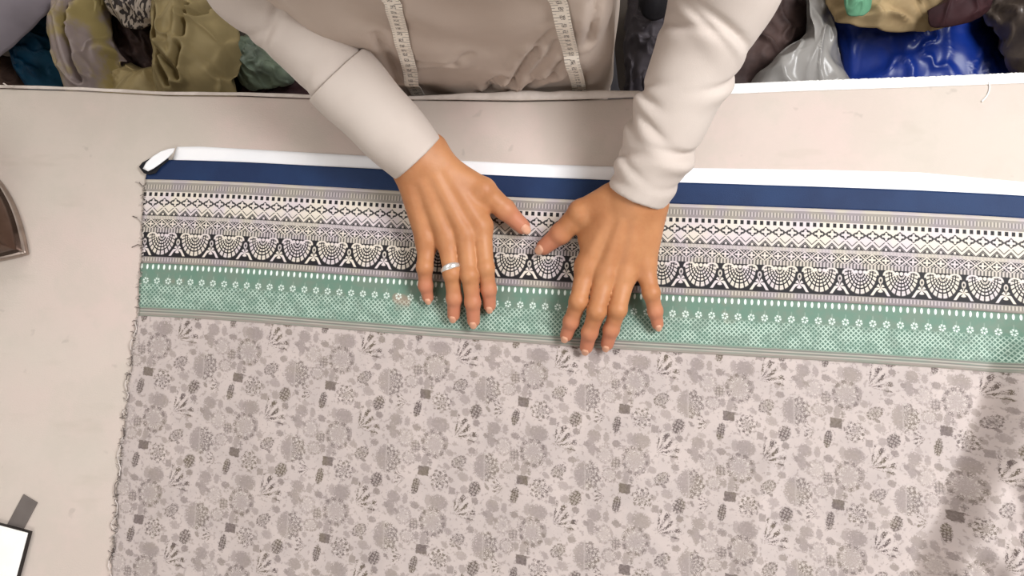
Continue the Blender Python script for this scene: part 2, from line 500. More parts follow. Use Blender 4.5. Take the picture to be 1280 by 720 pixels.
def edge_y(px):                    # measured line of the felt's back edge
    return np.interp(px, [-300, 0, 100, 210, 300, 390, 470, 560, 650, 720, 800, 905, 1000, 1150, 1280, 1500],
                         [108, 110, 113, 119, 119.5, 123, 124, 125, 126, 124.5, 121.5, 116.5, 112.5, 107.5, 102.5, 96])
edge_pts = np.array([tp(px, edge_y(px)) for px in range(-320, 1500, 6)])
def ey_at(x): return np.interp(x, edge_pts[:, 0], edge_pts[:, 1])
def slab(name, x0, x1, y0, yfun, z0, z1, m, parent=None, nx=220, ny=6, zfun=None):
    """a layer with its own back edge line"""
    xs = np.linspace(x0, x1, nx); V = []; Fc = []
    for x in xs:
        yb = yfun(x); r = (z1-z0)*.5
        for j in range(ny+1): V.append((x, y0+(yb-r-y0)*j/ny, z1 + (zfun(x, y0+(yb-r-y0)*j/ny) if zfun else 0)))
        for k in range(1, 5):
            a = math.pi/2*(1-k/2); V.append((x, yb-r+r*math.cos(a), z0+r+r*math.sin(a)))
        V.append((x, y0, z0))
    m_ = ny+1+4+1
    for i in range(nx-1):
        for j in range(m_):
            a = i*m_+j; b = i*m_+(j+1) % m_
            Fc.append((a, b, b+m_, a+m_))
    Fc.append(tuple(range(m_))); Fc.append(tuple((nx-1)*m_+j for j in range(m_))[::-1])
    return fix_normals(mesh_obj(name, V, Fc, m, parent))
felt = empty('felt_cover', 'mottled beige felt cover spread over the whole table', 'table cover')
slab('felt', TX0-.01, TX1+.01, TY0-.01, ey_at, TZ-.006, TZ, M_FELT, felt)
# rolled hem along the back edge (thin at left, wide and flat towards the middle)
pts = []; rr = []
for px in np.arange(-250, 816, 4):
    w = np.interp(px, [-250, 0, 300, 520, 560, 640, 700, 800, 812], [4, 4.5, 5, 5.5, 8, 13, 12, 9, 3])
    w *= 1+.18*vnoise(px*.03, 2.2)
    wm = w*.00088
    pts.append(tp(px, edge_y(px)-w*.5+.3, .0012+.0025*smoothstep(5, 12, w))); rr.append(wm*.5)
v, f = tube_data(pts, rr, 10, .65)
mesh_obj('hem', v, f, M_HEM, felt)
v, f = tube_data([tp(4, 104, .012), tp(9, 107, .008), tp(18, 109.5, .004)], .0008, 6)
mesh_obj('loose_thread', v, f, M_HEM, felt)
# white fleece layer that sticks out at right
FX0, FX1 = tp(868, 117)[0], tp(900, 116)[0]
def fl_edge(x):
    w = .0140*smoothstep(FX0, FX1, x) - .006*(1-smoothstep(FX0, FX1, x))
    fz = (.0011*vnoise(x*420, 1)+.0009*vnoise(x*900, 3))*smoothstep(FX1+.05, FX1+.12, x)
    return ey_at(x)+w+fz
fo = slab('fleece_underlay', TX0, TX1+.005, TY0, fl_edge, TZ-.0128, TZ-.0062, M_FLEECE, None, 900)
tag(fo, 'white fleece layer showing as fuzzy strip beyond the felt at right', 'table pad')

# ================================================================== SAREE
CZ = .0035
O = tp(183, 225)[:2]
eu = tp(1050, 261.5)[:2]-O; eu /= np.linalg.norm(eu)
ev = np.array([eu[1], -eu[0]])           # towards the bottom of the picture
MPP = np.linalg.norm(tp(901, 350)-tp(899, 350))/2     # metres per print unit
def st(px, py):
    d = tp(px, py)[:2]-O; return d@eu/MPP, d@ev/MPP
nb = np.array([st(*p) for p in [(183,225),(420,235.5),(500,239),(650,247),(740,251.5),(835,256.5),(940,259),(1050,261.5),(1160,267),(1280,275),(1400,283)]])
co_ = np.polyfit(nb[:, 0], nb[:, 1], 5)
def cs(s):
    s = np.clip(s, -40, nb[-1, 0]); return np.polyval(co_, s)
le = np.array([st(*p) for p in [(192,198),(183,225),(180,275),(179,325),(173,400),(166,450),(158,525),(150,600),(146,660),(141,720),(130,860)]])
leq = le[:, 1]-cs(le[:, 0])
def left_s(q):
    return np.interp(q, leq, le[:, 0])
valley = np.array([tp(*p)[:2] for p in [(1290,330),(1272,420),(1240,510),(1198,610),(1160,720),(1110,860)]])
def seg_side(x, y, line):
    best = 1e9; sd = 0; tt = 0; L = 0
    for a, b in zip(line[:-1], line[1:]):
        ba = b-a; l2 = ba@ba; t_ = min(max(((x-a[0])*ba[0]+(y-a[1])*ba[1])/l2, 0), 1)
        dx, dy = x-a[0]-t_*ba[0], y-a[1]-t_*ba[1]; d = math.hypot(dx, dy)
        if d < best:
            best = d; sd = 1 if ba[0]*(y-a[1])-ba[1]*(x-a[0]) > 0 else -1; tt = L+t_*math.sqrt(l2)
        L += math.sqrt(l2)
    return best*sd, tt
crease = np.array([tp(*p)[:2] for p in [(985,520),(962,580),(948,640),(938,720)]])
def cloth_h(x, y):
    z = 0.0
    if x > .25:
        d, tt = seg_side(x, y, valley)          # d > 0: right of the valley
        amp = float(smoothstep(.04, .17, tt))*.042 + .004*float(smoothstep(0, .05, tt))
        d2 = d + .006*vnoise(tt*22, 5.5)
        up = float(smoothstep(-.02, .026, d2)); fall = 1-.55*float(smoothstep(.03, .16, d2))
        z += amp*up*fall
        z -= amp*.10*math.exp(-((d2+.028)/.016)**2)
        if d2 > .01:
            k = float(smoothstep(.01, .05, d2))
            z += k*amp*(.55*vnoise(x*26+y*9, y*13, 1.5)+.3*vnoise(x*55, y*30, 4))
    d, tt = seg_side(x, y, crease)
    z += .0035*math.exp(-((d)/.010)**2)*float(smoothstep(0, .05, tt))
    ty_ = float(smoothstep(.05, -.15, y))
    z += ty_*(.0016*math.sin(x*48+1.1+2*vnoise(x*4, y*3)) + .0018*vnoise(x*9, y*4, 8))
    z += .0007*vnoise(x*14, y*14, 3)
    return max(z, -.0008)
S1 = 1265.0; QB = 640.0
def cloth_part(name, q0, q1, m, parent, nq, ns=300, jag=0.0, und=0.0):
    V = []; UV = []
    for j in range(nq+1):
        q = q0+(q1-q0)*j/nq
        sl = left_s(q) + jag*(2.8*vnoise(q*.09, 1.3)+2.2*vnoise(q*.27, 7.7)+1.4*vnoise(q*.8, 3.1))
        for i in range(ns+1):
            s = sl+(S1-sl)*(i/ns)
            w = O + eu*(s*MPP) + ev*((q+cs(s))*MPP)
            V.append((w[0], w[1], TZ+CZ+cloth_h(w[0], w[1]))); UV.append((s, q))
    Fc = [(j*(ns+1)+i, (j+1)*(ns+1)+i, (j+1)*(ns+1)+i+1, j*(ns+1)+i+1) for j in range(nq) for i in range(ns)]
    o = mesh_obj(name, V, Fc, m, parent)
    uvl = o.data.uv_layers.new(name='cloth')
    li = np.empty(len(o.data.loops), int); o.data.loops.foreach_get('vertex_index', li)
    uvl.data.foreach_set('uv', np.array(UV)[li].ravel())
    md = o.modifiers.new('t', 'SOLIDIFY'); md.thickness = .0007; md.offset = -1
    return o
saree = empty('saree_cloth', 'floral saree cloth with navy, black and green border spread flat on the table', 'cloth')
SHIFT_U = 0
cloth_part('navy_band', -28.5, 0, M_NAVY, saree, 10, 300, .4)
cloth_part('patterned_border', 0, 118.6, M_BORDER, saree, 36, 300, .6)
cloth_part('green_band', 118.6, 192, M_GREEN, saree, 24, 300, .7)
cloth_part('floral_field', 192, QB, M_FLORAL, saree, 140, 330, 1.3)
# frayed left edge
parts = []; rnd = random.Random(11)
for k in range(190):
    q = rnd.uniform(2, 520)
    sl = left_s(q); ln = rnd.uniform(2, 7) if q < 190 else rnd.uniform(2, 9)
    ang = rnd.gauss(0, .6); ps = []
    for i in range(6):
        tt = i/5
        s = sl+3-(ln+3)*tt*math.cos(ang); qq = q+ln*tt*math.sin(ang)+1.5*tt*tt*rnd.uniform(-1, 1)
        w = O+eu*(s*MPP)+ev*((qq+cs(s))*MPP)
        ps.append((w[0], w[1], TZ+.0012+.003*(1-tt)+.0008*rnd.random()))
    parts.append(tube_data(ps, .00032, 5))
for q0_ in range(200, 540, 24):            # ravelled lengthwise threads
    ps = []
    ln = rnd.uniform(10, 26)
    for i in range(9):
        qq = q0_+ln*i/8; s = left_s(qq)-1.0+3.5*math.sin(i/8*math.pi)*math.cos(q0_*1.7)+2.4*vnoise(qq*.13, q0_)+rnd.uniform(-.4, .4)
        w = O+eu*(s*MPP)+ev*((qq+cs(s))*MPP); ps.append((w[0], w[1], TZ+.0045))
    parts.append(tube_data(ps, .0006, 5))
for (px, py, dx, dy) in [(181,277,-15,-8),(182,306,-17,2),(180,232,-10,-6),(182,250,-8,6)]:
    ps = [np.array(tp(px+dx*i/5, py+dy*(i/5)**1.5+1.2*math.sin(i*1.6), .0035-.002*i/5)) for i in range(6)]
    parts.append(tube_data(ps, .0006, 5))
v, f = merge(parts)
fr = mesh_obj('frayed_edge', v, f, [M_THREAD, M_WTHREAD], saree); fr['kind'] = 'stuff'
for p_ in fr.data.polygons: p_.material_index = 1 if (p_.vertices[0]//30) % 5 < 3 else 0

# white lining under the navy band
ltop = np.array([st(*p) for p in [(222,184),(250,183.5),(330,188),(420,193),(500,197.5),(650,205),(760,208.5),(870,210.5),(1040,213),(1150,216),(1280,228),(1400,236)]])
V = []; ns = 220; nq = 8
for i in range(ns+1):
    s = ltop[0, 0] + (S1-10-ltop[0, 0])*i/ns
    qt = np.interp(s, ltop[:, 0], ltop[:, 1]); qb = cs(s)-6
    for j in range(nq+1):
        q = qt+(qb-qt)*j/nq; ss_ = s-10*(j/nq)*max(0, 1-i/6)
        w = O+eu*(ss_*MPP)+ev*(q*MPP)
        z = TZ+.0015+.0003*vnoise(s*.03, q*.1)
        V.append((w[0], w[1], z))
Fc = [(i*(nq+1)+j, i*(nq+1)+j+1, (i+1)*(nq+1)+j+1, (i+1)*(nq+1)+j) for i in range(ns) for j in range(nq)]
lin = empty('white_lining', 'bright white lining strip along the top of the navy band', 'lining')
o = mesh_obj('strip', V, Fc, M_WHITE, lin)
md = o.modifiers.new('t', 'SOLIDIFY'); md.thickness = .0009; md.offset = -1
# turned-back corner
def patch(name, outline, zf, m, parent, th=.0012, k=7):
    P_ = [np.array(tp(*p)) for p in outline]; c = sum(P_)/len(P_)
    V = [(*c[:2], zf(*c[:2]))]; Fc = []; N = len(P_)
    for r in range(1, k+1):
        for p in P_:
            q = c+(p-c)*r/k; V.append((q[0], q[1], zf(q[0], q[1])))
    for i in range(N): Fc.append((0, 1+i, 1+(i+1) % N))
    for r in range(k-1):
        for i in range(N):
            a = 1+r*N+i; b = 1+r*N+(i+1) % N; Fc.append((a, a+N, b+N, b))
    o = fix_normals(mesh_obj(name, V, Fc, m, parent))
    md = o.modifiers.new('t', 'SOLIDIFY'); md.thickness = th; md.offset = -1
    return o
patch('corner_flap', [(184,213.5),(188,206),(196,198),(206,192),(216,188.5),(223,188),(221,193),(214,200),(205,207),(197,213),(190,216.5)],
      lambda x, y: TZ+.0095+.002*vnoise(x*60, y*60), M_WHITE, lin)
M_BLACKFOLD = mat('black_selvedge', (18, 18, 24), (28, 28, 34), 30, .8)
patch('folded_corner', [(177,210),(181,204.5),(190,200),(200,197),(212,196),(214,202),(204,210),(198,218),(190,220),(183,218)],
      lambda x, y: TZ+.0062+.001*vnoise(x*40, y*40), M_BLACKFOLD, saree)

# ================================================================== PERSON
EL = at(312, -24, TZ+.155); ER = at(912, -24, TZ+.155)
WL = tp(510, 184, .052); WR = tp(802, 228, .052)
SHL = np.array([EL[0]+.075, EL[1]+.09, 1.32]); SHR = np.array([ER[0]-.075, ER[1]+.09, 1.32])
CX = tp(588, 112)[0]
BY = EY+.118                          # torso axis
def rbox_d(P, c, b, r):
    q = np.abs(P-np.asarray(c, float))-(np.asarray(b, float)-r)
    return np.sqrt((np.maximum(q, 0)**2).sum(-1))+np.minimum(q.max(-1), 0)-r
def torso_d(P, o=0.0):
    d = rbox_d(P, (CX, BY+.004, .97), (.150+o, .104+o, .30+o), .04)
    d = smin(d, ell_d(P, (CX, BY+.03, 1.20), (.158+o, .112+o, .19+o)), .05)
    d = smin(d, ell_d(P, (CX, BY+.02, .86), (.150+o, .100+o, .15+o)), .03)
    d = smin(d, seg_d(P, (SHL[0]+.03, BY+.04, 1.315), (SHR[0]-.03, BY+.04, 1.315), .055+o, .055+o), .07)
    return d
def hand_field(P, wrist2, mcps, fingers, thumb, forearm):
    palm = None
    for (w, m_, r0, r1) in mcps:
        d = seg_d(P, w, m_, r0, r1); palm = d if palm is None else smin(palm, d, .0065)
    for (a, b, r0, r1) in wrist2: palm = smin(palm, seg_d(P, a, b, r0, r1), .012)
    for (a, b, r0, r1) in forearm: palm = smin(palm, seg_d(P, a, b, r0, r1), .015)
    for (w, m_, r0, r1) in mcps:         # knuckle and tendon relief
        palm = smin(palm, np.sqrt(((P-m_-np.array([0, 0, .0035]))**2).sum(-1))-.0098, .006)
        palm = smin(palm, seg_d(P, w+(m_-w)*.35+np.array([0, 0, r0*.72]), m_+np.array([0, 0, r1*.72]), .0022, .0040), .007)
    D = palm
    for fg in fingers+[thumb]:
        df = None
        for (a, ra), (b, rb) in zip(fg[:-1], fg[1:]):
            d = seg_d(P, a, b, ra, rb); df = d if df is None else smin(df, d, .003)
        for (a, ra) in fg[1:-1]:        # knuckles
            df = smin(df, np.sqrt(((P-a-np.array([0, 0, .0015]))**2).sum(-1))-ra*1.0, .004)
        D = np.minimum(D, smin(palm, df, .007))
    return D
def HP(L): return [(tp(x, y, h+CZ), r) for (x, y, h, r) in L]
HANDS = []
# hand at left in the picture
mcL = {'little': (534,300,.024), 'ring': (559,298,.029), 'middle': (582,293,.031), 'index': (601,283,.029)}
fgL = [HP([(*mcL['little'], .0115), (531,334,.027,.0086), (532,357,.017,.0074), (535,372,.009,.0064)]),
       HP([(*mcL['ring'], .0120), (565,342,.033,.0092), (568,373,.020,.0080), (567,394,.010,.0070)]),
       HP([(*mcL['middle'], .0122), (587,344,.034,.0094), (591,378,.021,.0082), (592,401,.010,.0072)]),
       HP([(*mcL['index'], .0120), (607,335,.031,.0092), (611,362,.020,.0080), (612,382,.010,.0070)])]
thL = HP([(556,212,.042,.0165), (604,238,.034,.0138), (631,262,.022,.0112), (653,283,.011,.0088)])
wL = [tp(509,203,.052), tp(519,197,.056), tp(530,191,.057), tp(540,186,.053)]
mL = [(wL[i], tp(*mcL[k][:2], mcL[k][2]+CZ), .0175, .0128) for i, k in enumerate(['little', 'ring', 'middle', 'index'])]
webL = [(tp(566,228,.040), tp(597,262,.030), .014, .010)]
faL = [(tp(516,200,.054), EL+(WL-EL)*.6, .0235, .024)]
HANDS.append((mL, webL, fgL, thL, faL))
# hand at right
mcR = {'index': (734,333,.029), 'middle': (757,342,.032), 'ring': (781,342,.030), 'little': (805,329,.025)}
fgR = [HP([(*mcR['index'], .0122), (723,377,.033,.0094), (714,402,.020,.0081), (708,419,.010,.0071)]),
       HP([(*mcR['middle'], .0124), (746,389,.036,.0096), (737,416,.022,.0083), (733,434,.010,.0073)]),
       HP([(*mcR['ring'], .0122), (772,387,.034,.0094), (764,412,.021,.0081), (759,430,.010,.0071)]),
       HP([(*mcR['little'], .0117), (814,366,.028,.0088), (819,389,.017,.0075), (822,405,.009,.0065)])]
thR = HP([(762,250,.044,.0170), (727,266,.034,.0140), (701,292,.021,.0112), (680,309,.011,.0088)])
wR = [tp(776,246,.053), tp(789,247,.057), tp(802,251,.057), tp(814,256,.053)]
mR = [(wR[i], tp(*mcR[k][:2], mcR[k][2]+CZ), .0180, .0130) for i, k in enumerate(['index', 'middle', 'ring', 'little'])]
webR = [(tp(757,262,.042), tp(735,298,.031), .015, .011)]
faR = [(tp(797,248,.054), ER+(WR-ER)*.6, .0245, .025)]
HANDS.append((mR, webR, fgR, thR, faR))
BV = []; BF = []; TIP = []
def push(V, Q, tip=None):
    off = len(BV)
    BV.extend(V.tolist()); BF.extend((Q+off).tolist()); TIP.extend((np.zeros(len(V)) if tip is None else tip).tolist())
NAILS = []
for (mm, web, fg, th, fa) in HANDS:
    allp = np.array([p for g in fg+[th] for p, r in g]+[m_[0] for m_ in mm]+[fa[0][1]])
    lo = allp.min(0)-.04; hi = allp.max(0)+.045; h = .0014
    G = grid(lo, hi, h)
    Dh = hand_field(G, web, mm, fg, th, fa)
    V, Q = nets(Dh, lo, h)
    tip = np.zeros(len(V))
    for g in fg+[th]:
        e_, r = g[-1]; b_, _ = g[-2]
        d = np.linalg.norm(V-e_, axis=1); tip = np.maximum(tip, 1-smoothstep(.010, .045, d))
        NAILS.append((e_, b_, r))
    push(V, Q, tip)
# trunk, head, arms, legs
lo = np.array([-.46, EY-.03, 0.0]); hi = np.array([.36, EY+.34, 1.75]); h = .0085
G = grid(lo, hi, h)
D = torso_d(G)
NK = np.array([CX, BY+.02, 1.36])
D = smin(D, seg_d(G, NK, NK+(0, -.035, .10), .056, .052), .04)
HC = np.array([CX, BY-.035, 1.555])
hd = ell_d(G, HC, (.076, .096, .115))
hd = smin(hd, ell_d(G, HC+(0, -.035, -.065), (.054, .055, .055)), .03)
hd = smin(hd, seg_d(G, HC+(0, -.092, .01), HC+(0, -.108, -.022), .009, .014), .012)
for sx in (-1, 1):
    hd = smin(hd, ell_d(G, HC+(sx*.078, .01, -.005), (.012, .022, .032)), .008)
    hd = -smin(-hd, ell_d(G, HC+(sx*.031, -.093, .012), (.016, .012, .010)), .008)
    hd = smin(hd, seg_d(G, HC+(sx*.016, -.094, .031), HC+(sx*.046, -.083, .03), .006, .005), .008)
hd = smin(hd, seg_d(G, HC+(-.02, -.088, -.05), HC+(.02, -.088, -.05), .009, .009), .008)
D = smin(D, hd, .02)
for S_, E_, W_ in ((SHL, EL, WL), (SHR, ER, WR)):
    D = smin(D, seg_d(G, S_, E_, .042, .030), .03)
    D = smin(D, seg_d(G, E_, E_+(W_-E_)*.8, .030, .023), .01)
for sx in (-1, 1):
    hp = (CX+sx*.07, BY, .80); kn = (CX+sx*.095, BY-.01, .48); an = (CX+sx*.10, BY+.03, .09)
    D = smin(D, seg_d(G, hp, kn, .066, .055), .03)
    D = smin(D, seg_d(G, kn, an, .055, .038), .02)
    D = smin(D, seg_d(G, (an[0], an[1]+.02, .04), (an[0]+sx*.02, an[1]-.17, .03), .032, .026), .03)
V, Q = nets(D, lo, h); push(V, Q)
me = bpy.data.meshes.new('person')
me.from_pydata(BV, [], BF); me.update()
me.polygons.foreach_set('use_smooth', [True]*len(me.polygons))
me.materials.append(M_SKIN)
a_ = me.attributes.new('tip', 'FLOAT', 'POINT'); a_.data.foreach_set('value', TIP)
person = bpy.data.objects.new('person', me); COL.objects.link(person)
tag(person, 'person in a pale beige shirt leaning over the table, smoothing the cloth with both hands', 'person')
for (e_, b_, r) in NAILS:
    ax = (e_-b_)/np.linalg.norm(e_-b_)
    up = np.array([0, 0, 1.0]); up -= ax*(up@ax); up /= np.linalg.norm(up); sd = np.cross(ax, up)
    up2 = up*.93+ax*.36; up2 /= np.linalg.norm(up2); ax2 = np.cross(up2, sd)*1.0
    V = []; Fc = []; c = e_+ax*r*.18
    NU, NV = 14, 7
    for j in range(NV+1):
        rho = j/NV
        for i in range(NU):
            a = 2*math.pi*i/NU
            x = math.cos(a)*rho; y = math.sin(a)*rho
            sx_ = r*.62*np.sign(x)*abs(x)**.8; sy_ = r*.78*y
            V.append(c + sd*sx_ + ax2*(-sy_) + up2*(math.sqrt(max(r*r-sx_*sx_*1.0, 0))*1.0+.0003-.0016*rho**6-.15*abs(sy_)*0))
    for j in range(NV):
        for i in range(NU):
            Fc.append((j*NU+i, j*NU+(i+1) % NU, (j+1)*NU+(i+1) % NU, (j+1)*NU+i))
    fix_normals(mesh_obj('fingernail', V, Fc, M_NAIL, person))
# shirt
def seg_px(px0, px1, yplane):
    out = []
    for p in (px0, px1):
        d = ray(*p); out.append(CAM+d*((yplane-CAM[1])/d[1]))
    return out
yfr = BY-.113
CREASES = [((575,124),(640,100),.006),((640,100),(668,62),.006),((668,62),(694,36),.004),((640,114),(690,90),.006),((690,90),(706,74),.004),
           ((662,92),(700,50),.003),((524,78),(566,79),.0025),((566,79),(586,69),.0025),((610,105),(630,90),.004),((470,40),(500,100),.003),((745,10),(735,60),.003)]
CR3 = [(*seg_px(a, b, yfr), dp) for a, b, dp in CREASES]
def shirt_d(P, detail=True):
    d = torso_d(P, .013)
    for S_, E_, W_, side in ((SHL, EL, WL, 0), (SHR, ER, WR, 1)):
        d = smin(d, seg_d(P, S_, E_, .056, .044), .04)
    if detail:
        x, y, z = P[..., 0], P[..., 1], P[..., 2]
        front = smoothstep(BY-.02, BY-.08, y)
        for a, b, dp in CR3:
            ba = (b-a)[[0, 2]]; t_ = np.clip(((x-a[0])*ba[0]+(z-a[2])*ba[1])/(ba@ba), 0, 1)
            dd = np.hypot(x-a[0]-t_*ba[0], z-a[2]-t_*ba[1])
            d = d + front*dp*1.5*np.exp(-(dd/.0036)**2) - front*dp*.8*np.exp(-((dd-.010)/.006)**2)
        d = d + .0022*np.sin(z*60+x*25+1.5*np.sin(x*30)) + .0018*np.sin(x*75-z*22+2*np.sin(z*17))
    return d
lo = np.array([SHL[0]-.16, EY-.01, .76]); hi = np.array([SHR[0]+.16, BY+.25, 1.42]); h = .0044
G = grid(lo, hi, h)
D = shirt_d(G)
D = np.maximum(D, .775-G[..., 2])
D = np.maximum(D, -(seg_d(G, NK+(0, -.02, -.02), NK+(0, -.06, .2), .060, .075)))
V, Q = nets(D, lo, h)
shirt = mesh_obj('shirt', V, Q, M_SHIRT, person)
# sleeves, each its own part from above the elbow to the hand
def sleeve(E_, W_, S_, cuff_end, r0, r1, seed, wr, hood=None):
    ax = (cuff_end-E_); L = np.linalg.norm(ax); ax = ax/L
    up = E_+(S_-E_)*.35
    P0 = np.array([E_, cuff_end, up])
    lo = P0.min(0)-.075; hi = P0.max(0)+.075; h = .0026
    G = grid(lo, hi, h)
    q = G-E_; l = q@ax
    side = np.cross(ax, (0, 0, 1.0)); side /= np.linalg.norm(side); upv = np.cross(side, ax)
    ang = np.arctan2(q@upv, q@side)
    t_ = np.clip(l/L, 0, 1)
    rad = np.sqrt(np.maximum((q*q).sum(-1)-l*l, 0))
    R = np.interp(t_, [0, .3, .55, .8, 1.0], [r0, r0*.5+r1*.5+.003, r1+.005, r1+.003, r1])
    if hood: R = R-.0060*smoothstep(L-hood-.006, L-hood+.006, l)
    d = np.where(l < 0, np.sqrt((q*q).sum(-1)), rad)-R
    d = smin(d, seg_d(G, E_, up, r0, r0+.006), .03)
    ww = np.zeros_like(l)
    rs = random.Random(int(seed*10))
    for k in range(14):                  # short diagonal creases at uneven spacing
        lc = rs.uniform(.02, L*.97); ac = rs.uniform(-.2, math.pi+.2); sl_ = rs.uniform(-.022, .022); ex = rs.uniform(.4, .95); a_m = rs.uniform(.6, 1.5)
        da = (ang-ac+math.pi) % (2*math.pi)-math.pi
        dl = l-lc-sl_*da
        env = np.exp(-(da/ex)**2)
        ww += env*a_m*(.0026*np.exp(-(dl/.0045)**2)-.0022*np.exp(-((dl-.012)/.009)**2))
    ww = wr*(ww+.0012*np.sin(ang*2+l*18+seed))
    d = d+ww*smoothstep(0, .03, L-l+.005)
    d = np.maximum(d, l-L)
    d = np.maximum(d, -np.maximum(rad-(r1-(.010 if hood else .0062)), (L-.02)-l))
    return nets(d, lo, h)
cuffL = tp(521, 197, .055); cuffR = tp(797, 245, .055)
v, q = sleeve(EL, WL, SHL, EL+(cuffL-EL)*1.0, .041, .0305, 1.0, .9, .118)
mesh_obj('sleeve', v, q, M_SLEEVE, person)
v, q = sleeve(ER, WR, SHR, ER+(cuffR-ER)*1.0, .046, .0325, 2.4, 1.3)
mesh_obj('sleeve', v, q, M_SLEEVE, person)
# long turned cuff of the left-hand sleeve
axL = (cuffL-EL)/np.linalg.norm(cuffL-EL)
def cuff(E_, end, length, ra, rb, h=.0017):
    ax = (end-E_)/np.linalg.norm(end-E_); st_ = end-ax*length
    lo = np.minimum(st_, end)-.06; hi = np.maximum(st_, end)+.06
    G = grid(lo, hi, h); q_ = G-st_; l = q_@ax
    rad = np.sqrt(np.maximum((q_*q_).sum(-1)-l*l, 0)); t_ = np.clip(l/length, 0, 1)
    side = np.cross(ax, (0, 0, 1.0)); side /= np.linalg.norm(side); upv = np.cross(side, ax)
    ang = np.arctan2(q_@upv, q_@side)
    R = ra+(rb-ra)*t_ + .0008*np.sin(l*90+ang*2)+.0010*np.sin(ang*2+l*30)
    d = np.maximum(np.abs(rad-R)-.0027, np.maximum(-l-.0, l-length))
    return nets(d, lo, h)
v, q = cuff(EL, cuffL+axL*.001, .122, .0385, .0322)
mesh_obj('cuff', v, q, M_SLEEVE, person)
# collar
parts = []
ring = []
for i in range(33):
    a = -math.pi/2+.25+(2*math.pi-.5)*i/32
    ring.append(NK+np.array([.066*math.cos(a), -.012+.062*math.sin(a), .012+.012*math.sin(a)]))
v, f = tube_data(ring, .018, 10, .45, up=(0, 0, 1)); mesh_obj('collar', v, f, M_SHIRT, person)
# trousers, shoes, hair, eyes (below and above the picture)
lo = np.array([CX-.26, BY-.16, .07]); hi = np.array([CX+.26, BY+.2, .93]); h = .008
G = grid(lo, hi, h); D = ell_d(G, (CX, BY+.01, .80), (.156, .112, .13))
for sx in (-1, 1):
    D = smin(D, seg_d(G, (CX+sx*.072, BY+.01, .80), (CX+sx*.095, BY-.01, .48), .086, .076), .03)
    D = smin(D, seg_d(G, (CX+sx*.095, BY-.01, .48), (CX+sx*.10, BY+.03, .10), .078, .066), .02)
D = np.maximum(D, np.maximum(.085-G[..., 2], G[..., 2]-.86))
v, q = nets(D, lo, h); mesh_obj('trousers', v, q, M_TROUSER, person)
for sx in (-1, 1):
    lo = np.array([CX+sx*.10-.09, BY-.22, -.003]); hi = np.array([CX+sx*.10+.09, BY+.14, .13]); h = .006
    G = grid(lo, hi, h); a = np.array([CX+sx*.10, BY+.05, .045])
    D = smin(seg_d(G, a, a+(sx*.02, -.19, -.008), .045, .040), seg_d(G, a+(0, -.01, 0), a+(0, -.01, .05), .05, .045), .03)
    D = np.maximum(D, .002-G[..., 2]); D = np.maximum(D, G[..., 2]-.10)
    v, q = nets(D, lo, h); mesh_obj('shoe', v, q, M_SHOE, person)
lo = HC-(.11, .13, .05); hi = HC+(.11, .14, .15); h = .005
G = grid(lo, hi, h)
D = ell_d(G, HC+(0, .008, .008), (.083, .102, .120))
cut = (HC[2]+.035+.35*np.maximum(0, -(G[..., 1]-HC[1]))-.9*np.maximum(0, G[..., 1]-HC[1])) - G[..., 2]
D = np.maximum(D, cut)+.0018*np.sin(G[..., 0]*260+G[..., 1]*60)
v, q = nets(D, lo, h); mesh_obj('hair', v, q, M_HAIR, person)
def ball(name, c, r, m, parent, k=12):
    V = []; Fc = []
    for j in range(k+1):
        th_ = math.pi*j/k
        for i in range(2*k):
            a = math.pi*i/k; V.append((c[0]+r[0]*math.sin(th_)*math.cos(a), c[1]+r[1]*math.sin(th_)*math.sin(a), c[2]+r[2]*math.cos(th_)))
    for j in range(k):
        for i in range(2*k):
            Fc.append((j*2*k+i, (j+1)*2*k+i, (j+1)*2*k+(i+1) % (2*k), j*2*k+(i+1) % (2*k)))
    return mesh_obj(name, V, Fc, m, parent)
for sx in (-1, 1):
    ball('eye', HC+(sx*.031, -.080, .010), (.0125,)*3, M_EYE, person)
    ball('iris', HC+(sx*.031, -.0895, .007), (.0052, .004, .0052), M_HAIR, person, 8)

# finger ring
(a, ra), (b, rb) = fgL[1][0], fgL[1][1]
c = a+(b-a)*.86; axr = (b-a)/np.linalg.norm(b-a)
tilt = np.array([0.0, 0, 1]); s1 = np.cross(axr, tilt); s1 /= np.linalg.norm(s1); s2 = np.cross(s1, axr)
R = ra+(rb-ra)*.86+.0012
V = []; Fc = []; NA, NB = 40, 10
for i in range(NA):
    A = 2*math.pi*i/NA; rad_ = s1*math.cos(A)+s2*math.sin(A)
    wid = .0020+.0016*max(0, math.sin(A))**2
    for j in range(NB):
        B_ = 2*math.pi*j/NB
        V.append(c+rad_*(R+.0011*math.cos(B_))+axr*(wid*math.sin(B_)+.0015*math.cos(A)))
for i in range(NA):
    for j in range(NB):
        Fc.append((i*NB+j, ((i+1) % NA)*NB+j, ((i+1) % NA)*NB+(j+1) % NB, i*NB+(j+1) % NB))
tag(fix_normals(mesh_obj('finger_ring', V, Fc, M_SILVER)), 'bright silver ring on a finger of the hand at left', 'ring')

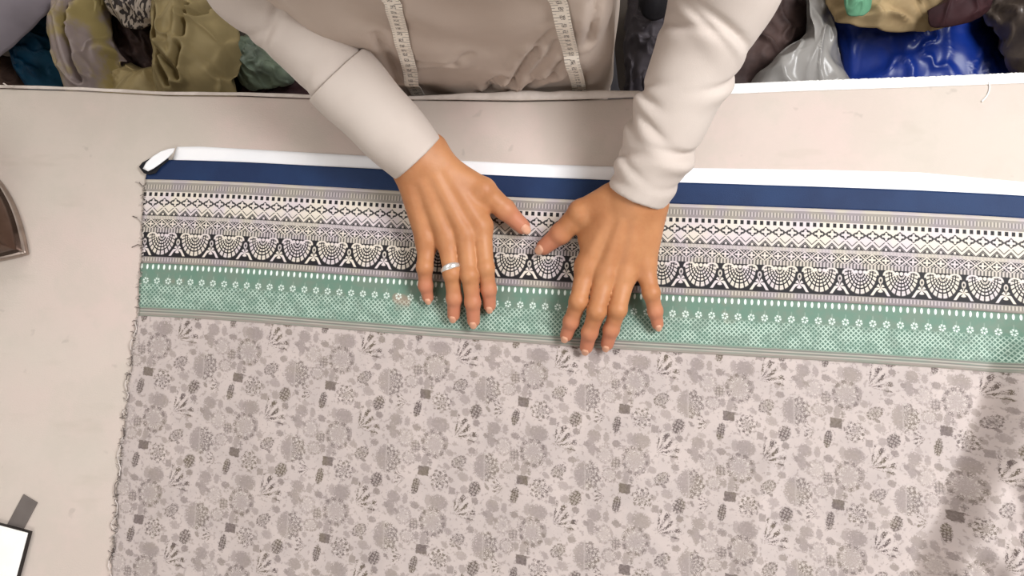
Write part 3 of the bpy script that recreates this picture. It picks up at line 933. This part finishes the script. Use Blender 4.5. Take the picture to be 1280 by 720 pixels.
# ================================================================== MEASURING TAPE
def shirt_hit(px, py):
    d = ray(px, py); t_ = .35
    for _ in range(120):
        p = CAM+d*t_; dd = float(shirt_d(p[None, :])[0])
        if abs(dd) < .0004: break
        t_ += dd*.7
    return CAM+d*t_
def shirt_n(p):
    e_ = 3e-3; g = np.array([float((shirt_d((p+e_*u)[None], False)-shirt_d((p-e_*u)[None], False))[0]) for u in np.eye(3)])
    return g/np.linalg.norm(g)
def front_pt(x, z):
    y = EY-.03
    for _ in range(100):
        dd = float(shirt_d(np.array([[x, y, z]]), False)[0])
        if abs(dd) < .0004: break
        y += dd*.7
    return np.array([x, y, z])
def mat_tape():
    m, p = new_mat('tape_print')
    u, v, _ = sep(cloth_uv())
    c1 = below(ab(wrap(u, -2.5, 2.5)), .42, .12)*above(v, .80, .03)
    c2 = below(ab(wrap(u, -5, 5)), .5, .12)*above(v, .58, .03)
    c3 = below(ab(wrap(u+1.0, -2.5, 2.5)), .42, .12)*below(v, .15, .03)
    nz = noise_n(vm('MULTIPLY', cloth_uv(), (.62, 9, 0)), 1.0, 1)
    num = above(nz, .47, .03)*band(v, .3, .62, .03)*below(ab(wrap(u+3, -6.5, 6.5)), 3.6, .4)
    ink = mx(mx(c1, c2), mx(c3, num))
    setcol(p, mixc(ink*.8, mixc(.5, (240, 231, 220), (234, 222, 206)), (70, 56, 50)))
    p.inputs['Roughness'].default_value = .5
    return m
def ribbon(path, nrm, wid, th, name, m, parent=None):
    V = []; UV = []; N = len(path); L = 0
    for i in range(N):
        t_ = path[min(i+1, N-1)]-path[max(i-1, 0)]; t_ /= np.linalg.norm(t_)
        s = np.cross(t_, nrm[i]); s /= np.linalg.norm(s); nn = np.cross(s, t_)
        if i: L += np.linalg.norm(path[i]-path[i-1])
        for (a, b, vv) in ((-.5, 0, 0), (.5, 0, 1), (.5, 1, 1), (-.5, 1, 0)):
            V.append(path[i]+s*wid*a+nn*(th*(b-.5))); UV.append((L*1000, vv))
    Fc = []
    for i in range(N-1):
        for k in range(4):
            a = i*4+k; b = i*4+(k+1) % 4; Fc.append((a, b, b+4, a+4))
    Fc.append((0, 1, 2, 3)); Fc.append((N*4-1, N*4-2, N*4-3, N*4-4))
    o = mesh_obj(name, V, Fc, m, parent, smooth=False)
    uvl = o.data.uv_layers.new(name='cloth')
    li = np.empty(len(o.data.loops), int); o.data.loops.foreach_get('vertex_index', li)
    uvl.data.foreach_set('uv', np.array(UV)[li].ravel())
    return fix_normals(o)
def tape_side(pix):
    P_ = [shirt_hit(*p) for p in pix]
    return P_
Ls = tape_side([(519,110),(513,88),(507,64),(500,36),(493,12),(490,0)])
Rs = tape_side([(723,104),(719,88),(713,62),(706,36),(701,12),(698,0)])
def fixtop(P_, sgn):
    p = P_[-1]; out = list(P_)
    for k in range(1, 7):
        z = p[2]+(1.34-p[2])*k/6; x = p[0]+((CX+sgn*.075)-p[0])*(k/6)
        out.append(front_pt(x, z))
    return out
low = lambda p: [np.array([p[0], EY+.006, TZ-.03]), np.array([p[0], EY+.004, TZ-.09]), np.array([p[0], EY+.004, TZ-.16])][::-1]
Lp = fixtop(Ls, -1); Rp = fixtop(Rs, 1)
back = [np.array([CX-.085, BY+.02, 1.385]), np.array([CX-.06, BY+.09, 1.40]), np.array([CX, BY+.105, 1.405]), np.array([CX+.06, BY+.09, 1.40]), np.array([CX+.085, BY+.02, 1.385])]
ctrl = [front_pt(Lp[0][0]+.002, TZ-.10)]+Lp+back+Rp[::-1]+[front_pt(Rp[0][0]+.002, TZ-.10)]
path = spline(ctrl, 260)
nr = []; pp = []
for p in path:
    nn = shirt_n(p); d0 = float(shirt_d(p[None], True)[0])
    if p[2] < 1.33: p = p+nn*(max(-d0, 0)*1.0+.0022 if d0 < .003 else .0)
    pp.append(p); nr.append(nn)
tag(ribbon(np.array(pp), nr, .0158, .0009, 'measuring_tape', mat_tape()), 'cream measuring tape with dark markings hanging around the neck of the person', 'measuring tape')

# ================================================================== THINGS ON THE TABLE AT LEFT
# iron: only its tip reaches into the picture
M_IRON = mat('bronzed_metal', (112, 92, 82), (92, 72, 62), 14, .22, metal=.85, spec=.6)
M_SOLE = mat('steel_sole', (176, 160, 150), None, 30, .3, metal=.9)
M_HANDLE = mat('dark_wood_handle', (58, 38, 28), (44, 28, 20), 20, .5)
iron = empty('clothes_iron', 'pointed tip of a dark glossy metal iron on the felt', 'iron')
T0 = tp(38, 318.5)[:2]; A1 = tp(-40, 268)[:2]-T0; A1 /= np.linalg.norm(A1); B1 = np.array([-A1[1], A1[0]])
def iron_outline(sc_, z, shift=0.0, Lx=.20, N=22):
    out = []
    ls = [Lx*(i/N)**1.5 for i in range(N+1)]
    def w(l): return .062*(1-(1-min(l/.125, 1))**2.1)*(1-.1*max(0, (l-.125)/.075))
    for l in ls: out.append((l, w(l)))
    for l in ls[::-1][:-1]: out.append((l, -w(l)))
    c = np.array([.11, 0])
    P_ = []
    for l, ww in out[:]:
        q_ = c+(np.array([l, ww])-c)*sc_ + np.array([shift, 0])
        p = T0+A1*q_[0]+B1*q_[1]; P_.append((p[0], p[1], z))
    return P_
def loft(rings, name, m, parent):
    V = []; Fc = []; N = len(rings[0])
    for r in rings: V += r
    for i in range(len(rings)-1):
        for k in range(N):
            a = i*N+k; b = i*N+(k+1) % N; Fc.append((a, b, b+N, a+N))
    Fc.append(tuple(range(N))); Fc.append(tuple((len(rings)-1)*N+k for k in range(N)))
    return fix_normals(mesh_obj(name, V, Fc, m, parent))
o = loft([iron_outline(.985, TZ+.0006), iron_outline(1, TZ+.002), iron_outline(1, TZ+.007), iron_outline(.975, TZ+.009)], 'soleplate', M_SOLE, iron)
rings = [iron_outline(.95, TZ+.009)]
for k in range(1, 9):
    a = k/8*math.pi/2
    rings.append(iron_outline(.95*(.42+.58*math.cos(a)**.8 if k < 8 else .42), TZ+.009+.065*math.sin(a), .012*math.sin(a)))
loft(rings, 'housing', M_IRON, iron)
hp = []
for (l, z) in [(.05, .060), (.055, .10), (.075, .125), (.11, .13), (.15, .127), (.17, .105), (.172, .060)]:
    p = T0+A1*l; hp.append((p[0], p[1], TZ+z))
v, f = tube_data(spline(hp, 40), .011, 12, 1, up=(*B1, 0)); mesh_obj('handle', v, f, M_HANDLE, iron)

# white card pad with black rim and a grey tab
M_CARD = mat('white_card', (250, 248, 244), (246, 243, 238), 20, .6)
M_RIM = mat('black_rim', (38, 32, 30), None, 20, .5)
M_TAB = mat('grey_tab', (108, 100, 96), (100, 92, 88), 20, .7)
pad = empty('card_pad', 'white card pad with thin black rim and grey tab at lower left', 'pad')
c0 = tp(42.5, 663.5)[:2]; dx = tp(0, 652.2)[:2]-c0; dx /= np.linalg.norm(dx); dy = tp(22, 720)[:2]-c0; dy -= dx*(dy@dx); dy /= np.linalg.norm(dy)
def quad_slab(name, o2, a, b, la, lb, z0, z1, m, parent, bev=.0006):
    p = [o2, o2+a*la, o2+a*la+b*lb, o2+b*lb]
    V = [(*q_, z0) for q_ in p]+[(*q_, z1) for q_ in p]
    Fc = [(0,1,2,3),(4,5,6,7),(0,1,5,4),(1,2,6,5),(2,3,7,6),(3,0,4,7)]
    o = fix_normals(mesh_obj(name, V, Fc, m, parent, smooth=False))
    b_ = o.modifiers.new('b', 'BEVEL'); b_.width = bev; b_.segments = 2
    return o
quad_slab('rim', c0, dx, dy, .145, .21, TZ+.002, TZ+.007, M_RIM, pad)
quad_slab('card', c0+dx*.0017+dy*.0017, dx, dy, .1416, .2066, TZ+.0066, TZ+.0082, M_CARD, pad)
tb = tp(31, 660)[:2]; tu = tp(48, 628)[:2]-tb; tl = np.linalg.norm(tu); tu /= tl; tv = np.array([-tu[1], tu[0]])
quad_slab('tab', tb-tu*.03, tu, tv, tl+.03, .0208, TZ+.0003, TZ+.0019, M_TAB, pad)
# white strand added in place of a crease in the felt at right
v, f = tube_data(spline([tp(1236,103,.0008), tp(1237,110,.0008), tp(1234,119,.0008), tp(1227,127,.0008)], 16), .0009, 6)
tag(mesh_obj('crease_line', v, f, M_FLEECE), 'short curved white line standing in for a crease in the felt near the back edge at right', 'crease_line')

# ================================================================== HEAPS BEHIND THE TABLE
def heap(name, outline, zc, top, m, label, cat, seed, crumple=.02, freq=9, ridge=1.0, base=0.0, group=None, parent=None, rings=34, N=110, grooves=()):
    GR = [np.array([at(*p, zc+(top-zc)*.5)[:2] for p in g]) for g in grooves]
    P_ = np.array([at(*p, zc) for p in outline]); P_ = spline(np.vstack([P_, P_[:1]]), N+1)[:N]
    c = P_.mean(0); V = []; Fc = []
    prof = []
    for k in range(8): prof.append((.74+.26*math.sin(k/8*math.pi/2), base+(zc-base)*k/8))
    for k in range(rings+1):
        r = 1-(k/rings); prof.append((max(r, .004), zc+(top-zc)*(1-r**2.2)**.9))
    for (r, z) in prof:
        for i in range(N):
            k0 = (CAM[2]-z)/(CAM[2]-zc) if z < zc else 1.0
            p = c+(P_[i]-c)*r; p = np.array([p[0], p[1]+(c[1])*(k0-1)*1.15]); x, y = p[0]+c[0]*(k0-1)*.9, p[1]
            w1 = vnoise(x*freq+seed, y*freq, z*freq*.6); w2 = vnoise(x*freq*2.3, y*freq*2.3+seed, z*freq*1.5)
            w3 = vnoise(x*freq*1.7+seed*3+1.2*w1, y*freq*1.1-seed, z*freq+.8*w2)
            rg = ((1-min(abs(w1)*3, 1))**2*.6+(1-min(abs(w3)*4, 1))**2*.7-.3)*ridge
            k_ = 1-math.exp(-abs(z-base)*20)
            gz = 0.0
            for g in GR:
                d_, _ = seg_side(x, y, g); gz -= .026*math.exp(-(d_/.0042)**2)-.008*math.exp(-((abs(d_)-.011)/.006)**2)
            if z < zc: gz = 0.0
            V.append((x+crumple*.35*w2*k_, y+crumple*.35*w1*k_, z+gz+(crumple*(rg+.5*w2)*k_)*(1 if z > base+.02 else 0)))
    R_ = len(prof)
    for j in range(R_-1):
        for i in range(N):
            a = j*N+i; b = j*N+(i+1) % N; Fc.append((a, b, b+N, a+N))
    Fc.append(tuple(range(N))); Fc.append(tuple((R_-1)*N+i for i in range(N)))
    o = fix_normals(mesh_obj(name, V, Fc, m, parent))
    if label: tag(o, label, cat, group)
    return o
M_GREYCL = mat('lavender_grey_cloth', (150, 142, 150), (126, 118, 126), 5, .8)
M_TEAL = mat('teal_cloth', (16, 74, 104), (10, 54, 82), 12, .6)
M_BROWN = mat('brown_cloth', (84, 62, 50), (66, 48, 40), 12, .8)
M_KHAKI = mat('khaki_bag', (166, 148, 106), (146, 130, 92), 8, .6)
M_OLIVE = mat('olive_plastic', (164, 147, 98), (158, 143, 140), 11, .35, lo=.42, hi=.58)  # lilac patches paint reflections into the olive plastic
M_DARKB = mat('dark_brown_cloth_and_shade', (84, 66, 62), (58, 44, 42), 16, .7)  # cloth in the khaki bag, also the painted shadow beside the sleeve
M_MAROON = mat('maroon_cloth', (58, 30, 34), (38, 20, 24), 24, .7)
M_GREEN2 = mat('pale_green_cloth', (118, 176, 140), (100, 156, 124), 14, .7)
M_SAGE = mat('sage_plastic', (126, 140, 120), (106, 116, 104), 14, .4)
M_TAN = mat('tan_cloth', (186, 162, 122), (160, 136, 100), 14, .75)
M_BLUE = mat('blue_plastic', (14, 50, 140), (10, 40, 120), 7, .38, spec=.5)
M_CLEAR = mat('clear_plastic', (176, 172, 168), (150, 146, 142), 9, .25, spec=.5, alpha=.82)
M_BLACK = mat('black_cloth', (30, 27, 30), (20, 18, 22), 10, .7)
M_CHAR = mat('charcoal_cloth', (74, 68, 72), (52, 46, 50), 9, .7)
M_GBROWN = mat('grey_brown_plastic', (104, 92, 84), (80, 70, 64), 12, .35, spec=.5)
def mat_leafprint():
    m, p = new_mat('leaf_print_cloth')
    co = coord()
    w_ = vm('ADD', co, vm('MULTIPLY', noise_n(co, 9, 2, color=True), (.08, .08, .08)))
    a = noise_n(vm('MULTIPLY', w_, (2.2, .8, .8)), 85, 1, .5)
    c = mixc(above(a, .49, .03), (52, 44, 42), (176, 162, 148)); setcol(p, c)
    p.inputs['Roughness'].default_value = .8; return m
M_LEAF = mat_leafprint()

heap('cloth_bundle', [(-30,-40),(82,-40),(76,-10),(71,5),(51,26),(28,46),(8,64),(-30,80)], .42, .50, M_GREYCL,
     'lavender grey cloth bundle in the top left corner', 'cloth bundle', 1.3, .007, 7)
heap('teal_cloth', [(78,-10),(95,10),(92,60),(86,100),(60,120),(34,110),(20,84),(24,60),(40,34),(60,10)], .24, .32, M_TEAL,
     'teal blue cloth heap between the lavender grey bundle and the khaki bag', 'cloth bundle', 4.1, .018, 14)
heap('brown_cloth', [(-30,62),(6,70),(26,80),(44,100),(48,140),(-30,150)], .22, .27, M_BROWN,
     'brown cloth heap at far left behind the felt edge', 'cloth bundle', 6.6, .015, 8)
# khaki bag: two lobes and a lower lip round a dark opening
kb = empty('khaki_bag', 'open khaki plastic bag stuffed with dark and printed cloth', 'bag')
heap('side_fold', [(80,-20),(112,-30),(134,-12),(138,20),(141,50),(150,72),(146,100),(150,135),(100,140),(84,112),(76,76),(76,30)], .38, .47, M_OLIVE, None, None, 2.2, .015, 10, parent=kb, grooves=[[(141,50),(128,66),(130,90)],[(100,-5),(96,40),(104,100)]], N=200, rings=60)
heap('bag_body', [(204,-20),(240,-30),(270,-6),(286,18),(298,40),(300,66),(292,96),(290,135),(210,140),(204,96),(200,60),(196,24)], .38, .48, M_KHAKI, None, None, 8.1, .016, 10, parent=kb, grooves=[[(207,-5),(206,40),(207,80),(213,106)],[(212,75),(222,90),(226,100),(238,72)],[(241,15),(243,35),(240,55)],[(290,48),(280,66),(272,90)],[(262,-5),(258,18),(250,30)]], N=240, rings=70)
heap('front_lip', [(140,88),(158,80),(176,86),(204,84),(218,92),(220,140),(140,140)], .36, .41, M_KHAKI, None, None, 3.7, .012, 12, parent=kb)
heap('brown_garment', [(136,-10),(214,-16),(212,40),(208,92),(176,100),(142,92),(138,40)], .28, .33, M_DARKB,
     'dark brown garment down inside the open khaki bag', 'garment', 5.2, .02, 16)
heap('printed_cloth', [(130,-34),(222,-40),(216,-6),(206,18),(192,30),(174,36),(156,34),(146,22),(134,8)], .41, .46, M_LEAF,
     'black and cream leaf-print cloth on top of the brown garment in the khaki bag', 'cloth bundle', 9.4, .02, 14, base=.34)
heap('green_packet', [(304,44),(322,48),(340,66),(362,86),(366,104),(330,112),(304,108),(296,84)], .30, .37, M_SAGE,
     'sage green plastic packet between the khaki bag and the left-hand sleeve', 'packet', 2.9, .014, 22)
heap('maroon_cloth', [(284,88),(330,100),(380,94),(400,110),(400,150),(280,150)], .24, .28, M_MAROON,
     'dark maroon cloth low behind the table beneath the sage green packet', 'cloth bundle', 7.9, .012, 12)
# right-hand side
heap('charcoal_bundle', [(782,14),(794,-20),(838,-26),(850,30),(846,90),(846,150),(784,150),(782,90)], .40, .47, M_CHAR,
     'charcoal cloth bundle in the gap between the torso and the right-hand sleeve', 'cloth bundle', 3.3, .024, 14)
heap('black_pouch', [(796,-30),(836,-34),(840,0),(834,18),(818,26),(804,20),(798,0)], .50, .54, M_BLACK,
     'small black pouch lying on the charcoal cloth bundle', 'pouch', 1.7, .01, 14, base=.49)
heap('shadow_heap', [(900,20),(930,-30),(1004,-34),(1012,10),(1006,48),(980,80),(950,110),(920,150),(880,150),(884,80)], .30, .36, M_DARKB,
     'dark brown shape standing in for the shadow beside the right-hand sleeve, behind the clear plastic bag', 'bag', 6.1, .02, 13)  # dark heap put in where only shadow lies beside the sleeve
heap('clear_bag', [(1000,-30),(1036,-24),(1040,16),(1046,50),(1054,90),(1060,150),(930,150),(938,104),(958,84),(978,62),(1000,50),(1010,30)], .34, .42, M_CLEAR,
     'crumpled clear grey plastic bag left of the blue bag', 'bag', 4.4, .014, 11)
heap('blue_bag', [(1040,-10),(1100,-24),(1220,-24),(1236,10),(1262,50),(1282,96),(1290,150),(1050,150),(1054,100),(1046,50)], .30, .36, M_BLUE,
     'shiny blue plastic bag behind the fuzzy white strip', 'bag', 21.3, .009, 12)
heap('tan_bundle', [(1026,-40),(1240,-40),(1216,4),(1196,30),(1160,38),(1130,37),(1090,36),(1060,32),(1036,20)], .42, .46, M_TAN,
     'tan cloth bundle lying on top of the blue bag', 'cloth bundle', 5.9, .024, 15, base=.375)
heap('green_cloth', [(1056,-30),(1088,-30),(1090,4),(1082,18),(1068,21),(1056,14)], .475, .505, M_GREEN2,
     'small pale green cloth on the tan bundle', 'cloth', 2.6, .01, 18, base=.44)
heap('maroon_bundle', [(1158,14),(1180,0),(1210,-30),(1244,-30),(1240,6),(1224,22),(1196,32),(1166,34)], .465, .49, M_MAROON,
     'dark maroon cloth on the right end of the tan bundle', 'cloth bundle', 9.9, .012, 18, base=.43)
heap('grey_brown_bag', [(1236,-30),(1330,-40),(1340,120),(1290,110),(1264,88),(1246,52),(1232,16)], .40, .50, M_GBROWN,
     'shiny grey brown plastic bag in the top right corner', 'bag', 7.1, .022, 14)

# ================================================================== LIGHT
M_LAMPBODY = mat('lamp_body', (236, 236, 232), None, 9, .5)
def mat_emit(name, c, s):
    m, p = new_mat(name); p.inputs['Base Color'].default_value = rgba(c)
    p.inputs['Emission Color'].default_value = rgba(c); p.inputs['Emission Strength'].default_value = s
    return m
M_TUBE = mat_emit('tube_glow', (255, 252, 246), 4)
def ceiling_tube(x, y, z, label, power, size, rot=0, col=(1, .97, .93), aim=None):
    r = empty('tube_light', label, 'ceiling light')
    box('fixture', (x-.62, y-.05, z), (x+.62, y+.05, RZ), M_LAMPBODY, r, .004)
    v, f = tube_data([(x-.58, y, z-.022), (x, y, z-.022), (x+.58, y, z-.022)], .016, 12); mesh_obj('tube', v, f, M_TUBE, r)
    ld = bpy.data.lights.new('tube_lamp', 'AREA'); ld.shape = 'RECTANGLE'; ld.size = size[0]; ld.size_y = size[1]
    ld.energy = power; ld.color = col
    lo_ = bpy.data.objects.new('tube_lamp', ld); COL.objects.link(lo_); lo_.location = (x, y, z-.05)
    if aim is not None:
        lo_.rotation_euler = (Vector(aim)-lo_.location).to_track_quat('-Z', 'Y').to_euler()
    return r
ceiling_tube(1.15, .45, 2.62, 'white tube light on the ceiling over the right end of the table', 61, (1.2, .6), col=(.975, .985, 1), aim=(.3, .1, .9))
ceiling_tube(-.85, -1.1, 2.62, 'white fill tube light added on the ceiling near the front wall', 13, (1.2, .5), col=(1, .985, .98), aim=(-.2, .1, .9))  # added fill lamp, softens the shading and lights the torso
ceiling_tube(-1.2, .95, 2.62, 'white tube light added on the ceiling to brighten the heaps behind the table', 11, (1.2, .5), col=(1, .985, .97), aim=(-.5, .6, .5))  # added unseen lamp that brightens the heaps
w = bpy.data.worlds.new('World'); SC.world = w; w.use_nodes = True
w.node_tree.nodes['Background'].inputs[0].default_value = (1, .97, .94, 1)
w.node_tree.nodes['Background'].inputs[1].default_value = .4

# ================================================================== CAMERA
cd = bpy.data.cameras.new('camera'); cam = bpy.data.objects.new('camera', cd); COL.objects.link(cam)
cd.sensor_width = 36; cd.lens = 36*F/1280; cd.clip_start = .02
c0_, c1_, c2_ = MW @ np.array([1., 0, 0]), MW @ np.array([0, -1., 0]), MW @ np.array([0, 0, -1.])
m4 = Matrix(((c0_[0], c1_[0], c2_[0], CAM[0]), (c0_[1], c1_[1], c2_[1], CAM[1]), (c0_[2], c1_[2], c2_[2], CAM[2]), (0, 0, 0, 1)))
cam.matrix_world = m4
SC.camera = cam
SC.view_settings.view_transform = 'Standard'; SC.view_settings.look = 'None'
SC.view_settings.gamma = 1; SC.view_settings.use_curve_mapping = False
SC.view_settings.exposure = -0.12
